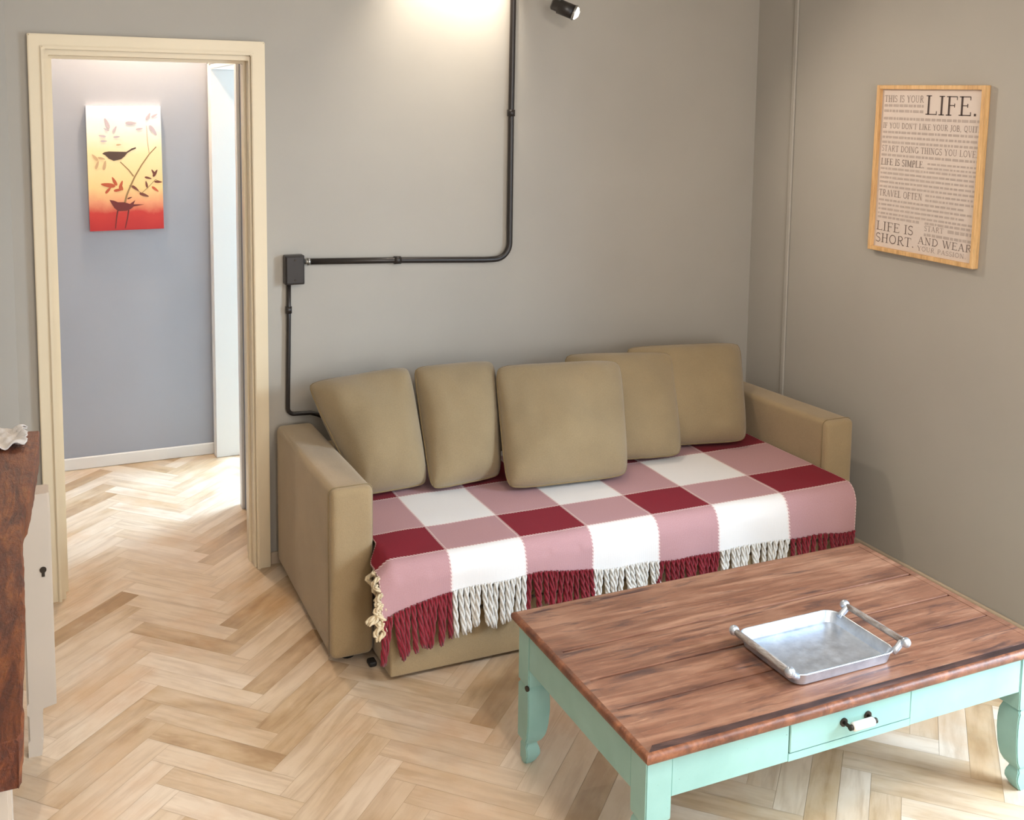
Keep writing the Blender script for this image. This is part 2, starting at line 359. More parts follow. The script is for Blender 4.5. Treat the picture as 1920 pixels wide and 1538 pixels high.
# hall
YH = 5.6; XH = .82
bm = nb(); box(bm, -1.3, XH+.3, YH, YH+.12, 0, HC); struct('wall_hall_back', bm, M['hall_wall'])
bm = nb(); box(bm, -1.3, -1.15, YW+.15, YH, 0, HC); struct('wall_hall_left', bm, M['hall_wall'])
bm = nb(); box(bm, XH, XH+.15, YW+.15, 4.80, 0, HC); box(bm, XH, XH+.15, 4.80, 5.535, 2.06, HC); box(bm, XH, XH+.15, 5.535, YH, 0, HC); struct('wall_hall_right', bm, M['hall_wall'])
bm = nb(); box(bm, -1.15, XH-.012, YH-.014, YH, 0, .062, .004, 1); struct('baseboard_hall', bm, M['white'])
e = bpy.data.objects.new('door_2', None); C.objects.link(e); e.location = (XH, 5.15, 0); e['kind'] = 'structure'
bm = nb()
box(bm, XH-.012, XH+.165, 5.515, 5.545, 0, 2.04, .003, 1); box(bm, XH-.012, XH+.165, 4.79, 4.815, 0, 2.04, .003, 1); box(bm, XH-.012, XH+.165, 4.815, 5.515, 2.02, 2.06, .003, 1)
struct('door_lining', bm, M['white'], e)
bm = nb()
box(bm, XH-.016, XH, 5.545, 5.585, 0, 2.07, .003, 1); box(bm, XH-.016, XH, 4.745, 4.789, 0, 2.07, .003, 1); box(bm, XH-.016, XH, 4.745, 5.585, 2.045, 2.10, .003, 1)
struct('door_casing', bm, M['white'], e)
bm = nb(); box(bm, XH+.02, XH+.035, 4.815, 4.823, 1.00, 1.10); tube(bm, [(XH+.06, 4.823, 1.02), (XH+.06, 4.84, 1.02)], .01, 10); struct('door_latch', bm, M['steel'], e)
# the daylit room beyond the hall door
bm = nb(); box(bm, 1.12, 2.6, 6.4, 6.5, 0, HC); struct('wall_side_room_back', bm, M['white'])
bm = nb()
box(bm, 2.6, 2.7, YW+.15, 5.2, 0, HC); box(bm, 2.6, 2.7, 6.3, 6.5, 0, HC); box(bm, 2.6, 2.7, 5.2, 6.3, 0, .35); box(bm, 2.6, 2.7, 5.2, 6.3, 2.3, HC)
struct('wall_side_room_right', bm, M['white'])
bm = nb(); box(bm, 1.0, 1.12, YH+.12, 6.5, 0, HC); struct('wall_side_room_left', bm, M['white'])
window('window_3', 2.63, 2.67, 5.2, 6.3, .35, 2.3, 1)
# vertical wire moulding in the corner
bm = nb(); box(bm, XR-.010, XR, 3.826, 3.850, 0.05, HC, .004, 2); struct('trim_1', bm, M['wall'])

# ------------------------------------------------------------------ conduit on the back wall
yc = YW-.020
co_ = thing('electrical_conduit', 'black steel electrical conduit with bend, running from ceiling down the wall behind the sofa', 'conduit', (1.84, YW, 1.2))
def arc(cx, cz, r, a0, a1, y, n=8): return [(cx+r*math.cos(math.radians(a0+(a1-a0)*k/n)), y, cz+r*math.sin(math.radians(a0+(a1-a0)*k/n))) for k in range(n+1)]
b = nb(); tube(b, [(.975, yc, 1.228), (1.35, yc, 1.216)]+[(1.72, yc, 1.2)]+arc(1.77, 1.268, .068, -90, 0, yc)+[(1.838, yc, 1.8), (1.842, yc, 2.50), (1.842, yc, 2.75)], .0125, 14); link('pipe', b, M['conduit'], co_)
for (x, z, ax) in ((1.334, 1.2165, 0), (1.838, 1.823, 1)):
    b = nb(); tube(b, [(x-.014*(1-ax), yc, z-.014*ax), (x+.014*(1-ax), yc, z+.014*ax)], .0165, 14); link('coupling', b, M['conduit'], co_)
b = nb(); tube(b, [(.945, yc, 1.2285), (.985, yc, 1.2275)], .010, 12); tube(b, [(.962, yc, 1.228), (.972, yc, 1.228)], .015, 12); link('threaded_nipple', b, M['steel'], co_)
bx = thing('junction_box', 'black square electrical junction box on the wall beside the door casing', 'electrical box', (.907, YW, 1.14))
b = nb(); box(b, .869, .945, YW-.045, YW-.0005, 1.142, 1.258, .004, 2); link('box_body', b, M['conduit'], bx)
b = nb(); box(b, .873, .941, YW-.050, YW-.0455, 1.147, 1.253, .002, 1); lid = link('cover_plate', b, M['conduit'], bx)
for z in (1.16, 1.24):
    b = nb(); tube(b, [(.907, YW-.0505, z), (.907, YW-.053, z)], .004, 10); link('screw', b, M['brass'], lid)
dr = thing('drop_conduit', 'thin black conduit dropping from the junction box to behind the sofa arm', 'conduit', (.88, YW, .6))
y2 = YW-.016
b = nb(); tube(b, [(.888, y2, 1.141), (.887, y2, 1.0), (.880, y2, .66)]+[(.880+.025*(1-math.cos(a)), y2, .64-.025*math.sin(a)) for a in [k*PI/12 for k in range(7)]]+[(.97, y2, .612), (1.00, y2, .602), (1.03, y2, .585), (1.08, y2, .53)], .0085, 10); link('pipe', b, M['conduit'], dr)
b = nb(); tube(b, [(.887, y2, 1.025), (.887, y2, 1.052)], .0125, 12); link('coupling', b, M['conduit'], dr)

# spotlights on a bar above the frame
sb = thing('spot_light', 'black cylindrical spotlight with bright lens near the top of the wall', 'spotlight', (1.99, 3.9, 2.75))
def sp_head(b_l, a, c, r0, par):
    a, c = Vector(a), Vector(c)
    b = nb(); tube(b, [a, a.lerp(c, .06), a.lerp(c, .3), a.lerp(c, .32), c], [r0*.55, r0*.8, r0*.82, r0, r0], 20); link('lamp_housing', b, M['conduit'], par)
    b = nb(); d = (c-a).normalized(); tube(b, [c+d*.001, c+d*.012, c+d*.02], [r0*.93, r0*.8, r0*.35], 20); link('lens', b, M['lens'], par)
    b = nb(); tube(b, [c-d*.004, c+d*.006], [r0*1.08, r0*1.08], 20, cap=False); rg = link('bezel', b, M['steel'], par); rg.modifiers.new('s', 'SOLIDIFY').thickness = .002
sp_head(None, (1.938, 3.93, 2.272), (2.020, 3.885, 2.235), .030, sb)
b = nb(); tube(b, [(1.965, 3.905, 2.29), (1.985, 3.90, 2.33), (1.99, 3.9, 2.40), (1.99, 3.9, HC)], .006, 8); link('stem', b, M['conduit'], sb)
b = nb(); tube(b, [(1.99, 3.9, HC-.03), (1.99, 3.9, HC)], .04, 20); link('ceiling_rose', b, M['conduit'], sb)

# ------------------------------------------------------------------ sofa
sf = thing('sofa', 'khaki fabric sofa bed with square arms against the grey wall', 'sofa', (1.92, 3.6, 0))
SY = 3.234
def soft_box(name, x0, x1, y0, y1, z0, z1, bev, mat, par, puff=.004, seg=4, sub=True, warp=None, cuts=10):
    b = nb(); lo, hi = Vector((x0, y0, z0)), Vector((x1, y1, z1)); memo = {}
    def ax(k):     # coordinates along one axis: dense in the rounded ends
        n1 = max(4, int((hi[k]-lo[k])/.05)); e1 = [lo[k]+bev*(1-math.cos(PI/2*i/seg)) for i in range(seg+1)]
        return e1+[lo[k]+bev+(hi[k]-lo[k]-2*bev)*i/n1 for i in range(1, n1)]+[lo[k]+hi[k]-q for q in e1[::-1]]
    AX = [ax(k) for k in range(3)]
    def vert(p):
        key = tuple(round(q, 6) for q in p)
        if key not in memo:
            c = Vector([min(max(p[k], lo[k]+bev), hi[k]-bev) for k in range(3)]); d = Vector(p)-c
            # cube shell -> sphere shell
            m_ = max(abs(q) for q in d)
            if d.length > 1e-9: d = d.normalized()*m_
            memo[key] = b.verts.new(c+d)
        return memo[key]
    for k in range(3):
        u_, v_ = (k+1) % 3, (k+2) % 3
        for side in (0, 1):
            for i in range(len(AX[u_])-1):
                for j in range(len(AX[v_])-1):
                    q = []
                    for a_, b_ in ((i, j), (i+1, j), (i+1, j+1), (i, j+1)):
                        p = [0, 0, 0]; p[k] = (hi if side else lo)[k]; p[u_] = AX[u_][a_]; p[v_] = AX[v_][b_]; q.append(vert(p))
                    if not side: q = q[::-1]
                    if len(set(q)) == 4: b.faces.new(q)
    for v in b.verts:
        n_ = noise.noise(v.co*5)*puff + noise.noise(v.co*14)*puff*.35
        cx = Vector(((x0+x1)/2, (y0+y1)/2, (z0+z1)/2)); d = (v.co-cx).normalized()
        if v.co.z > z0+.03: v.co += d*n_
        if warp: v.co = warp(v.co)
    return link(name, b, mat, par, True)
def armwarp(c):
    k = (c.y-SY)/(4.09-SY); top = max(0, (c.z-.3)/.3)
    c.z -= .022*k*top; return c
for x0, x1 in ((.829, .975), (2.862, 3.004)):
    a_ = soft_box('arm', x0, x1, SY, 4.09, .022, .603, .024, M['sofa'], sf, .0015, warp=armwarp)
    b = nb(); q_ = SY+.027; e0 = .0012
    tube(b, [(x0-e0, q_, .03), (x0-e0, q_, .575)]+[(x0+.022-.0235*math.cos(a), q_, .5795+.0235*math.sin(a)) for a in [k*PI/12 for k in range(1, 7)]]+[(x1-.022+.0235*math.sin(a), q_, .5795+.0235*math.cos(a)) for a in [k*PI/12 for k in range(0, 6)]]+[(x1+e0, q_, .575), (x1+e0, q_, .03)], .0022, 6); link('arm_seam', b, M['seam'], a_)
soft_box('backrest', .977, 2.860, 3.95, 4.088, .03, .50, .03, M['sofa'], sf)
soft_box('mattress', .977, 2.858, 3.062, 3.925, .20, .398, .03, M['sofa'], sf, .004)
soft_box('base_drawer', .979, 2.856, 3.072, 3.925, .018, .196, .008, M['sofa'], sf, .002)
for x, y in ((1.02, 3.13), (2.80, 3.13), (.90, 4.0), (2.93, 4.0), (.90, 3.30), (2.93, 3.30)):
    b = nb(); tube(b, [(x, y, 0), (x, y, .024)], .022, 14); link('foot', b, M['under'], sf)
b = nb(); box(b, .945, .972, 3.19, 3.228, 0, .018, .006, 2); link('castor', b, M['under'], sf)

# cushions: corners BL, BR, TR, TL of the mid-plane
def cushion(label, BL, BR, TR, TL, T, seed, sag=.012):
    e_ = thing('cushion', label, 'cushion', tuple((Vector(BL)+Vector(BR))/2), 'khaki cushions along the back of the sofa')
    BL, BR, TR, TL = map(Vector, (BL, BR, TR, TL)); N = 28
    BL.z += .014; BR.z += .014
    nrm = (BR-BL).cross(TL-BL).normalized()      # towards the viewer
    def mid(u, v):
        # edges bow inwards slightly so that the corners stand out
        uu = u + (.5-u)*.0; p = (BL*(1-u)+BR*u)*(1-v)+(TL*(1-u)+TR*u)*v
        c = (BL+BR+TR+TL)/4
        bow = .028*(max(abs(2*u-1), abs(2*v-1))**3)*(1-min(abs(2*u-1), abs(2*v-1))**2)
        cornr = (abs(2*u-1)*abs(2*v-1))**10
        return p + (c-p)*(cornr*.04 - .02*(1-max(abs(2*u-1)**4*abs(2*v-1)**4, 0))*max(abs(2*u-1), abs(2*v-1))**4)
    def th(u, v):
        a = max(0, 1-abs(2*u-1)**2.9)*max(0, 1-abs(2*v-1)**2.9)
        return T*.5*a**.5
    off = Vector((seed*3.1, seed*1.7, seed)); b = nb(); g = {}
    for s_ in (1, -1):
        for i in range(N+1):
            for j in range(N+1):
                u = .5-.5*math.cos(PI*i/N); v = .5-.5*math.cos(PI*j/N)
                if s_ == -1 and (i in (0, N) or j in (0, N)): g[s_, i, j] = g[1, i, j]; continue
                p = mid(u, v); h = th(u, v)
                h *= 1+.15*(.5-v)*2*.6
                wr = noise.noise(p*5+off)*.026+noise.noise(Vector((p.x*22, p.y*9, p.z*9))+off)*.005
                edge = min(u, 1-u, v, 1-v)
                # radial puckers near the corners
                cr_ = min(((u-a)**2+(v-c)**2)**.5 for a in (0, 1) for c in (0, 1))
                puck = math.sin(math.atan2(v-.5, u-.5)*26+seed)*.004*max(0, 1-cr_/.35)
                q = p + nrm*s_*(h+(wr+puck)*min(1, edge*10)); q.z -= sag*(h/T)*s_*0
                g[s_, i, j] = b.verts.new(q)
    for s_ in (1, -1):
        for i in range(N):
            for j in range(N):
                q = [g[s_, i, j], g[s_, i+1, j], g[s_, i+1, j+1], g[s_, i, j+1]]
                if s_ == -1: q = q[::-1]
                b.faces.new(q)
    link('cover', b, M['cushion'], e_, True)
    pts = [mid(k/24, 0) for k in range(24)]+[mid(1, k/24) for k in range(24)]+[mid(1-k/24, 1) for k in range(24)]+[mid(0, 1-k/24) for k in range(25)]
    b = nb(); pts = [p+nrm*noise.noise(p*30+off)*.003 for p in pts]; tube(b, pts, .0042, 6); link('piping', b, M['seam'], e_)
    return e_
cushion('khaki cushion at the left end, leaning over the left sofa arm', (1.035, 3.60, .425), (1.295, 3.62, .425), (1.30, 3.86, .825), (.905, 3.86, .795), .22, 1)
cushion('narrow-looking khaki cushion, second from the left, creased at its lower corner', (1.295, 3.56, .423), (1.588, 3.60, .425), (1.672, 3.88, .81), (1.325, 3.85, .82), .21, 2)
cushion('broad khaki cushion in the middle of the row, front of its neighbours', (1.560, 3.46, .422), (2.045, 3.42, .422), (2.18, 3.73, .80), (1.642, 3.77, .815), .20, 3)
cushion('khaki cushion tucked behind the right edge of the broad middle one', (1.93, 3.63, .424), (2.37, 3.54, .424), (2.50, 3.83, .785), (2.02, 3.91, .80), .16, 4)
cushion('tall khaki cushion at the right end, beside the right sofa arm', (2.36, 3.68, .424), (2.74, 3.60, .424), (2.88, 3.86, .792), (2.33, 3.93, .80), .18, 5)

# ------------------------------------------------------------------ throw
tw = thing('throw_blanket', 'red, pink and white checked woven throw with fringe spread over the sofa seat', 'blanket', (1.9, 3.1, .41))
CB = [.955, 1.172, 1.435, 1.690, 1.950, 2.205, 2.515, 2.850]
def lerpb(x):
    for k in range(7):
        if x <= CB[k+1] or k == 6: return k+(x-CB[k])/(CB[k+1]-CB[k])
def hang(x):                    # z of the lower front edge
    P = [(.9, .246), (1.2, .290), (1.5, .300), (1.75, .264), (2.3, .252), (2.6, .250), (2.9, .226)]
    for (a, p), (c, q) in zip(P, P[1:]):
        if x <= c: break
    k = (x-a)/(c-a); k = k*k*(3-2*k); return p+(q-p)*k + .002*math.sin(x*31)
def tpos(x, s):                 # s: distance from the front edge line backwards (+) or over the edge (-)
    zt = .4075; R_ = .045; yf = 3.043
    dr_ = .012*math.sin(x*11+1)+.006*math.sin(x*27)
    if s >= 0:
        y = yf+R_+s; z = zt + .003*noise.noise(Vector((x*6, s*6, 2)))
    elif -s < R_*PI/2:
        a = -s/R_; y = yf+R_-R_*math.sin(a); z = zt-R_+R_*math.cos(a)
    else:
        d = -s-R_*PI/2; y = yf-d*.08+dr_*min(1, d*6)-.006; z = zt-R_-d
    xx = x
    if x < 1.10:                # left edge tucked inside the arm, free in front of it
        k = (1.10-x)/.145
        lim = .934+.043*max(0, min(1, (y-3.15)/.07))
        xx = 1.10-(1.10-lim)*k
        if xx < .976: z -= (.976-xx)*.8*(1 if s > -.1 else .4)
    if x > 2.7:
        k = (x-2.7)/.15; lim = 2.846; xx = 2.7+(lim-2.7)*k
        if s > -.02: z += .004*k
    return Vector((xx, y, z))
bm = nb(); uvl = bm.loops.layers.uv.new('UVMap'); NX = 150; rows = []
srows = []
for j in range(61):
    srows.append(j/60)
for i in range(NX+1):
    x = CB[0]+(CB[-1]-CB[0])*i/NX; sb_ = -(.4075-.045-hang(x)+.045*PI/2); col_ = []
    for q in srows:
        s = sb_+(.84-sb_)*(q**1.35 if q < .0 else q); 
        # block rows: V=1 at s=0 (front fold), 2 at s=.20, 3 at .50, 4 at .78
        V_ = 4+ (s/.2 if s < .2 else 1+(s-.2)/.30 if s < .5 else 2+(s-.5)/.28)
        if s < 0: V_ = 4+s/.27
        col_.append((bm.verts.new(tpos(x, s)), (lerpb(x), V_)))
    rows.append(col_)
for i in range(NX):
    for j in range(60):
        q = [rows[i][j], rows[i+1][j], rows[i+1][j+1], rows[i][j+1]]
        f = bm.faces.new([a[0] for a in q])
        for lp, a in zip(f.loops, q): lp[uvl].uv = (a[1][0], a[1][1])
o = link('woven_cloth', bm, M['throw'], tw, True); sm = o.modifiers.new('s', 'SOLIDIFY'); sm.thickness = .004; sm.offset = 1
o.modifiers.new('b', 'SUBSURF').levels = 0
# fringe: 13 tassels to a block
r2 = random.Random(3)
def tassel(p, ln, mat, side=0, curl=0):
    b = nb(); n_ = 9; ph = r2.random()*6; sx = r2.uniform(-.022, .022)+side; sy = r2.uniform(-.004, .006)
    for strand in range(3):
        pts = []
        for k in range(n_+1):
            t_ = k/n_; a = t_*8+ph+strand*PI*2/3
            pts.append(Vector(p)+Vector((sx*t_**1.4+.0055*math.cos(a)+curl*math.sin(t_*7+ph), -.004+sy*t_+.0050*math.sin(a)+curl*.3*math.cos(t_*6+ph), -ln*t_)))
        tube(b, pts, [.0044]*3+[.0046]*(n_-5)+[.0052, .0052, .003], 6)
    return link('tassel', b, M[mat], tw, True)
for k in range(7):
    for m_ in range(13):
        x = CB[k]+(CB[k+1]-CB[k])*(m_+.5)/13
        p = tpos(x, -(.4075-.045-hang(x)+.045*PI/2)); p.y -= .003; p.z += .006
        tassel(p, r2.uniform(.9, 1.08)*(.158, .150, .125, .11, .11, .11, .10)[k], 'yarn_red' if k % 2 == 0 else 'yarn_white')
for i in range(9):
    s = -.175+.026*i; p = tpos(CB[0], s); p.y -= .004; p.x -= .002
    tassel(p, r2.uniform(.05, .085), 'yarn_cream', r2.uniform(-.03, .01), .012)

# ------------------------------------------------------------------ coffee table
TX0, TX1, TY0, TY1, TZ = 1.178, 2.445, 1.853, 2.585, .43
ct = thing('coffee_table', 'low coffee table with worn brown plank top and turquoise painted base', 'coffee table', ((TX0+TX1)/2, (TY0+TY1)/2, 0))
bm = nb(); e_ = .032
ys = [TY0+e_, 2.04, 2.178, 2.33, TY1-e_]; g_ = .0022
for k in range(4): box(bm, TX0+e_, TX1-e_, ys[k]+g_, ys[k+1]-g_*(1+(k % 3)), TZ-.024, TZ-.0004*(k % 2), .0018, 2, mat=0)
# moulded border, mitred, rounded outwards
prof = [(e_, -.024), (e_, 0), (e_-.001, .0), (.012, .0), (.006, -.002), (.0015, -.006), (0, -.012), (.001, -.020), (.006, -.026), (.014, -.028), (e_, -.028)]
cor = [(TX0, TY0, 1, 1), (TX1, TY0, -1, 1), (TX1, TY1, -1, -1), (TX0, TY1, 1, -1)]
for k in range(4):
    a, c = cor[k], cor[(k+1) % 4]
    ra = [bm.verts.new((a[0]+a[2]*d, a[1]+a[3]*d, TZ+h)) for d, h in prof]; rc = [bm.verts.new((c[0]+c[2]*d, c[1]+c[3]*d, TZ+h)) for d, h in prof]
    for i in range(len(prof)):
        j = (i+1) % len(prof); f = bm.faces.new((ra[i], ra[j], rc[j], rc[i])); f.material_index = (2 if k == 0 else 0) if i in (0, 1, 2, len(prof)-1, len(prof)-2) else 1
bmesh.ops.recalc_face_normals(bm, faces=bm.faces[:])
o = link('tabletop', bm, [M['table_wood'], M['table_edge'], M['edge_dark']], ct); autosm(o, 35)
AP = .011; LEG = .072
ax0, ax1, ay0, ay1 = TX0+AP, TX1-AP, TY0+AP+.009, TY1-AP-.012
zt, zb = TZ-.0285, .297
# aprons
DX0, DX1, DZ0, DZ1 = 1.592, 1.970, .318, .396
b = nb()
box(b, ax0+LEG, DX0-.002, ay0+.006, ay0+.026, zb, zt, .002, 1); box(b, DX1+.002, ax1-LEG, ay0+.006, ay0+.026, zb, zt, .002, 1)
box(b, DX0-.002, DX1+.002, ay0+.006, ay0+.026, zb, DZ0-.002); box(b, DX0-.002, DX1+.002, ay0+.006, ay0+.026, DZ1+.001, zt)
link('apron', b, M['turq'], ct)
b = nb(); box(b, ax0+LEG, ax1-LEG, ay1-.026, ay1-.006, zb, zt, .002, 1); link('apron', b, M['turq'], ct)
b = nb(); box(b, ax0+.004, ax0+.024, ay0+LEG, ay1-LEG, zb, zt, .002, 1); link('apron', b, M['turq'], ct)
b = nb(); box(b, ax1-.024, ax1-.004, ay0+LEG, ay1-LEG, zb, zt, .002, 1); link('apron', b, M['turq'], ct)
b = nb(); box(b, DX0, DX1, ay0+.004, ay0+.024, DZ0, DZ1-.001, .002, 1); box(b, DX0+.01, DX1-.01, ay0+.024, ay0+.34, DZ0+.002, DZ1-.01); d_ = link('drawer', b, M['turq'], ct)
hx0, hx1, hz = 1.757, 1.825, .360
b = nb(); tube(b, [(hx0, ay0-.022, hz), (hx0+.004, ay0-.022, hz), (hx1-.004, ay0-.022, hz), (hx1, ay0-.022, hz)], [.008, .011, .011, .008], 16); h_ = link('handle', b, M['handle'], d_)
b = nb()
for x, q in ((hx0-.004, 0), (hx1+.004, 1)):
    b = nb(); tube(b, [(x, ay0+.004, hz), (x, ay0-.022, hz)], .0045, 10); tube(b, [(x, ay0+.004, hz), (x, ay0+.001, hz)], .011, 12)
    tube(b, [(hx0-.008, ay0-.022, hz), (hx0, ay0-.022, hz)] if q == 0 else [(hx1, ay0-.022, hz), (hx1+.008, ay0-.022, hz)], .007, 12)
    link('handle_bracket', b, M['brass'], d_)
# legs: outer faces straight, inner faces sawn to a scroll
def sec(z):
    T = [(0, .036), (.010, .044), (.030, .053), (.045, .053), (.058, .047), (.064, .045), (.075, .056), (.092, .064), (.12, .069), (.165, .072), (.195, .072), (.221, .070), (.236, .065), (.242, .062), (.246, .071), (zt, .072)]
    for (a, p), (c, q) in zip(T, T[1:]):
        if z <= c: k = (z-a)/(c-a); return p+(q-p)*(k*k*(3-2*k) if False else k)
    return LEG
for sx, sy in ((1, 1), (-1, 1), (1, -1), (-1, -1)):
    cx, cy = (ax0 if sx > 0 else ax1), (ay0 if sy > 0 else ay1); b = nb(); rings = []
    zs = [0, .006, .012, .02, .03, .04, .05, .056, .062, .066, .07, .076, .082, .09, .10, .11, .125, .14, .152, .165, .178, .19, .2, .212, .222, .232, .237, .242, .246, .26, .3, zt]
    for z in zs:
        s = sec(z); ins = .003+(.006 if z < .070 else .0)+(.003 if z < .012 else .0) + (.004 if .060 < z < .072 else 0) + (.004 if .236 < z < .245 else 0)
        q = [(ins, ins), (s, ins), (s, s), (ins, s)]
        if sx*sy < 0: q = q[::-1]
        rings.append([(cx+sx*a, cy+sy*c, z) for a, c in q])
    loft(b, rings); bmesh.ops.recalc_face_normals(b, faces=b.faces[:])
    bmesh.ops.bevel(b, geom=[e for e in b.edges if abs(e.verts[0].co.z-e.verts[1].co.z) > .002], offset=.003, segments=2, affect='EDGES')
    lg = link('leg', b, M['turq'], ct); autosm(lg, 50)
    if sx > 0 and sy < 0:
        b = nb(); tube(b, [(cx+.004, cy-.066, .243), (cx-.001, cy-.067, .243)], .008, 12); link('wood_knot', b, M['brass'], lg)

# ------------------------------------------------------------------ tray
tr = thing('serving_tray', 'small galvanised metal serving tray with two raised bar handles on the coffee table', 'tray', (1.82, 2.06, TZ))
x0, x1, y0, y1 = 1.662, 1.978, 1.945, 2.185; zb_ = TZ+.001
def rr(x0, x1, y0, y1, r, z, n=6):
    P = []
    for cx, cy, a0 in ((x1-r, y1-r, 0), (x0+r, y1-r, 90), (x0+r, y0+r, 180), (x1-r, y0+r, 270)):
        for k in range(n+1): a = math.radians(a0+90*k/n); P.append((cx+r*math.cos(a), cy+r*math.sin(a), z))
    return P
def ins(d, z, r): return rr(x0-d, x1+d, y0-d, y1+d, r, z)
b = nb(); loft(b, [ins(-.012, zb_, .02), ins(-.004, zb_+.002, .028), ins(.004, zb_+.03, .034), ins(.007, zb_+.032, .036), ins(.006, zb_+.034, .036), ins(.001, zb_+.032, .03), ins(-.008, zb_+.006, .024), ins(-.014, zb_+.004, .018)])
bmesh.ops.recalc_face_normals(b, faces=b.faces[:]); o = link('pan', b, M['tray'], tr); autosm(o, 50)
for xx, sg in ((1.634, -1), (2.006, 1)):
    xe = x0 if sg < 0 else x1
    b = nb(); tube(b, [(xx, y0-.004, TZ+.052), (xx, y1+.008-.055, TZ+.052)] if False else [(xx, y0-.008, TZ+.052), (xx, y0, TZ+.052), (xx, y1-.055, TZ+.052), (xx, y1-.02, TZ+.052)], [.0075, .0085, .0085, .0075], 14); hd = link('handle_bar', b, M['rust'], tr)
    for yy in (y0+.004, y1-.032):
        b = nb(); tube(b, [(xe-sg*.004, yy, TZ+.028), (xe+sg*.010, yy, TZ+.036), (xx-sg*.004, yy, TZ+.048), (xx, yy, TZ+.052)], [.009, .0085, .009, .008], 12)
        bmesh.ops.create_uvsphere(b, u_segments=16, v_segments=10, radius=.0135, matrix=Matrix.Translation((xx, yy+(-.010 if yy < 2.05 else .012), TZ+.052)))
        for f in b.faces: f.smooth = True
        link('handle_post', b, M['tray'], tr)

# ------------------------------------------------------------------ console at the left edge
cn = thing('console_table', 'rustic console with thick rough brown slab top and white painted legs at the left edge', 'console table', (-.22, 2.6, 0))
ed = [(3.432, -.020), (3.30, -.022), (3.10, -.032), (2.97, -.038), (2.85, -.046), (2.74, -.058), (2.67, -.062), (2.55, -.058), (2.41, -.055), (2.25, -.052), (2.104, -.050), (1.95, -.053), (1.82, -.050), (1.745, -.049), (1.728, -.056)]
b = nb(); zt_, th_ = .85, .084; vt = []
outline = []
for (ya, xa), (yb, xb) in zip(ed, ed[1:]):
    for k in range(8):
        t_ = k/8; y = ya+(yb-ya)*t_; x = xa+(xb-xa)*t_+.003*noise.noise(Vector((y*23, 0, 0)))+.002*noise.noise(Vector((y*60, 3, 0))); outline.append((x, y))
outline.append((-.056, 1.728)); n_ = len(outline)
cols = [0, .004, .012, .03, .06, .10, .16, .24, .32, .40]
g = {}
for i, (x, y) in enumerate(outline):
    for j, d in enumerate(cols):
        xx = x-d; dz = -.005 if j == 0 else 0
        g[i, j] = b.verts.new((max(xx, -.44), y, zt_+dz+(.0035*noise.noise(Vector((xx*22, y*6, 1)))+.0015*noise.noise(Vector((xx*60, y*30, 1))))))
for i in range(n_-1):
    for j in range(len(cols)-1): b.faces.new((g[i, j], g[i, j+1], g[i+1, j+1], g[i+1, j]))
lowr = [b.verts.new((x-.004+.003*noise.noise(Vector((y*15, 9, 0))), y+(.004 if i == n_-1 else 0), zt_-th_)) for i, (x, y) in enumerate(outline)]
for i in range(n_-1): b.faces.new((g[i, 0], g[i+1, 0], lowr[i+1], lowr[i]))
J = len(cols)-1
lb0 = b.verts.new((-.44, outline[0][1], zt_-th_)); lb1 = b.verts.new((-.44, outline[-1][1]+.004, zt_-th_))
b.faces.new([g[n_-1, j] for j in range(len(cols))]+[lb1, lowr[-1]])
b.faces.new([g[0, j] for j in range(J, -1, -1)]+[lowr[0], lb0])
b.faces.new([g[i, J] for i in range(n_)][::-1]+[lb0, lb1]); b.faces.new(lowr+[lb1, lb0])
bmesh.ops.recalc_face_normals(b, faces=b.faces[:]); link('slab_top', b, M['slab'], cn, False)
b = nb(); box(b, -.40, -.075, 1.80, 3.36, .70, .764, .003, 1); link('apron', b, M['console_white'], cn)
def cleg(xr, y, w_, z0=.145):
    b = nb(); rings = []
    for z, s, i_ in ((0, .034, .010), (.01, .036, .008), (.05, .040, .006), (.12, .040, .004), (.138, .042, .003), (.146, w_, 0), (.16, w_, 0), (.55, w_, 0), (.70, w_, 0), (.7635, w_-.004, .002)):
        if z0 != .145 and False: pass
        rings.append([(xr-w_, y, z), (xr-w_+s, y, z), (xr-w_+s, y+s, z), (xr-w_, y+s, z)] if s < w_-.01 else [(xr-w_, y, z), (xr-i_, y, z), (xr-i_, y+w_, z), (xr-w_, y+w_, z)])
    loft(b, rings); bmesh.ops.recalc_face_normals(b, faces=b.faces[:]); bmesh.ops.bevel(b, geom=[e for e in b.edges if abs(e.verts[0].co.z-e.verts[1].co.z) > .05], offset=.005, segments=2, affect='EDGES')
    return link('leg', b, M['console_white'], cn)
lg = cleg(.001, 3.10, .077)
b = nb(); tube(b, [(-.022, 3.1005, .545), (-.022, 3.098, .545)], .009, 10); box(b, -.026, -.018, 3.0985, 3.1005, .525, .545); link('keyhole', b, M['brass'], lg)
cleg(-.072, 1.79, .07); cleg(-.35, 1.79, .07); cleg(-.35, 3.10, .07)
# crumpled lace cloth on the far end
b = nb(); n_ = 26; g = {}
for i in range(n_):
    for j in range(n_):
        u, v = i/(n_-1), j/(n_-1); x = -.20+.14*u; y = 3.24+.185*v
        e2 = 1+.0*u; rim = max(abs(2*u-1), abs(2*v-1))
        z = .862+.012*(.5+.5*math.sin(u*17+v*6))*rim + .010*noise.noise(Vector((u*7, v*7, 0))) + .018*max(0, u-.75)*4*(.5+.5*math.sin(v*30))*.6
        x += .008*math.sin(v*34)*(u > .85); g[i, j] = b.verts.new((x, y, max(z, .858)))
for i in range(n_-1):
    for j in range(n_-1): b.faces.new((g[i, j], g[i+1, j], g[i+1, j+1], g[i, j+1]))
o = link('lace_doily', b, M['cloth_white'], None, True); o.modifiers.new('s', 'SOLIDIFY').thickness = .003
tag(o, 'crumpled white lace cloth on the far end of the rustic console', 'cloth')

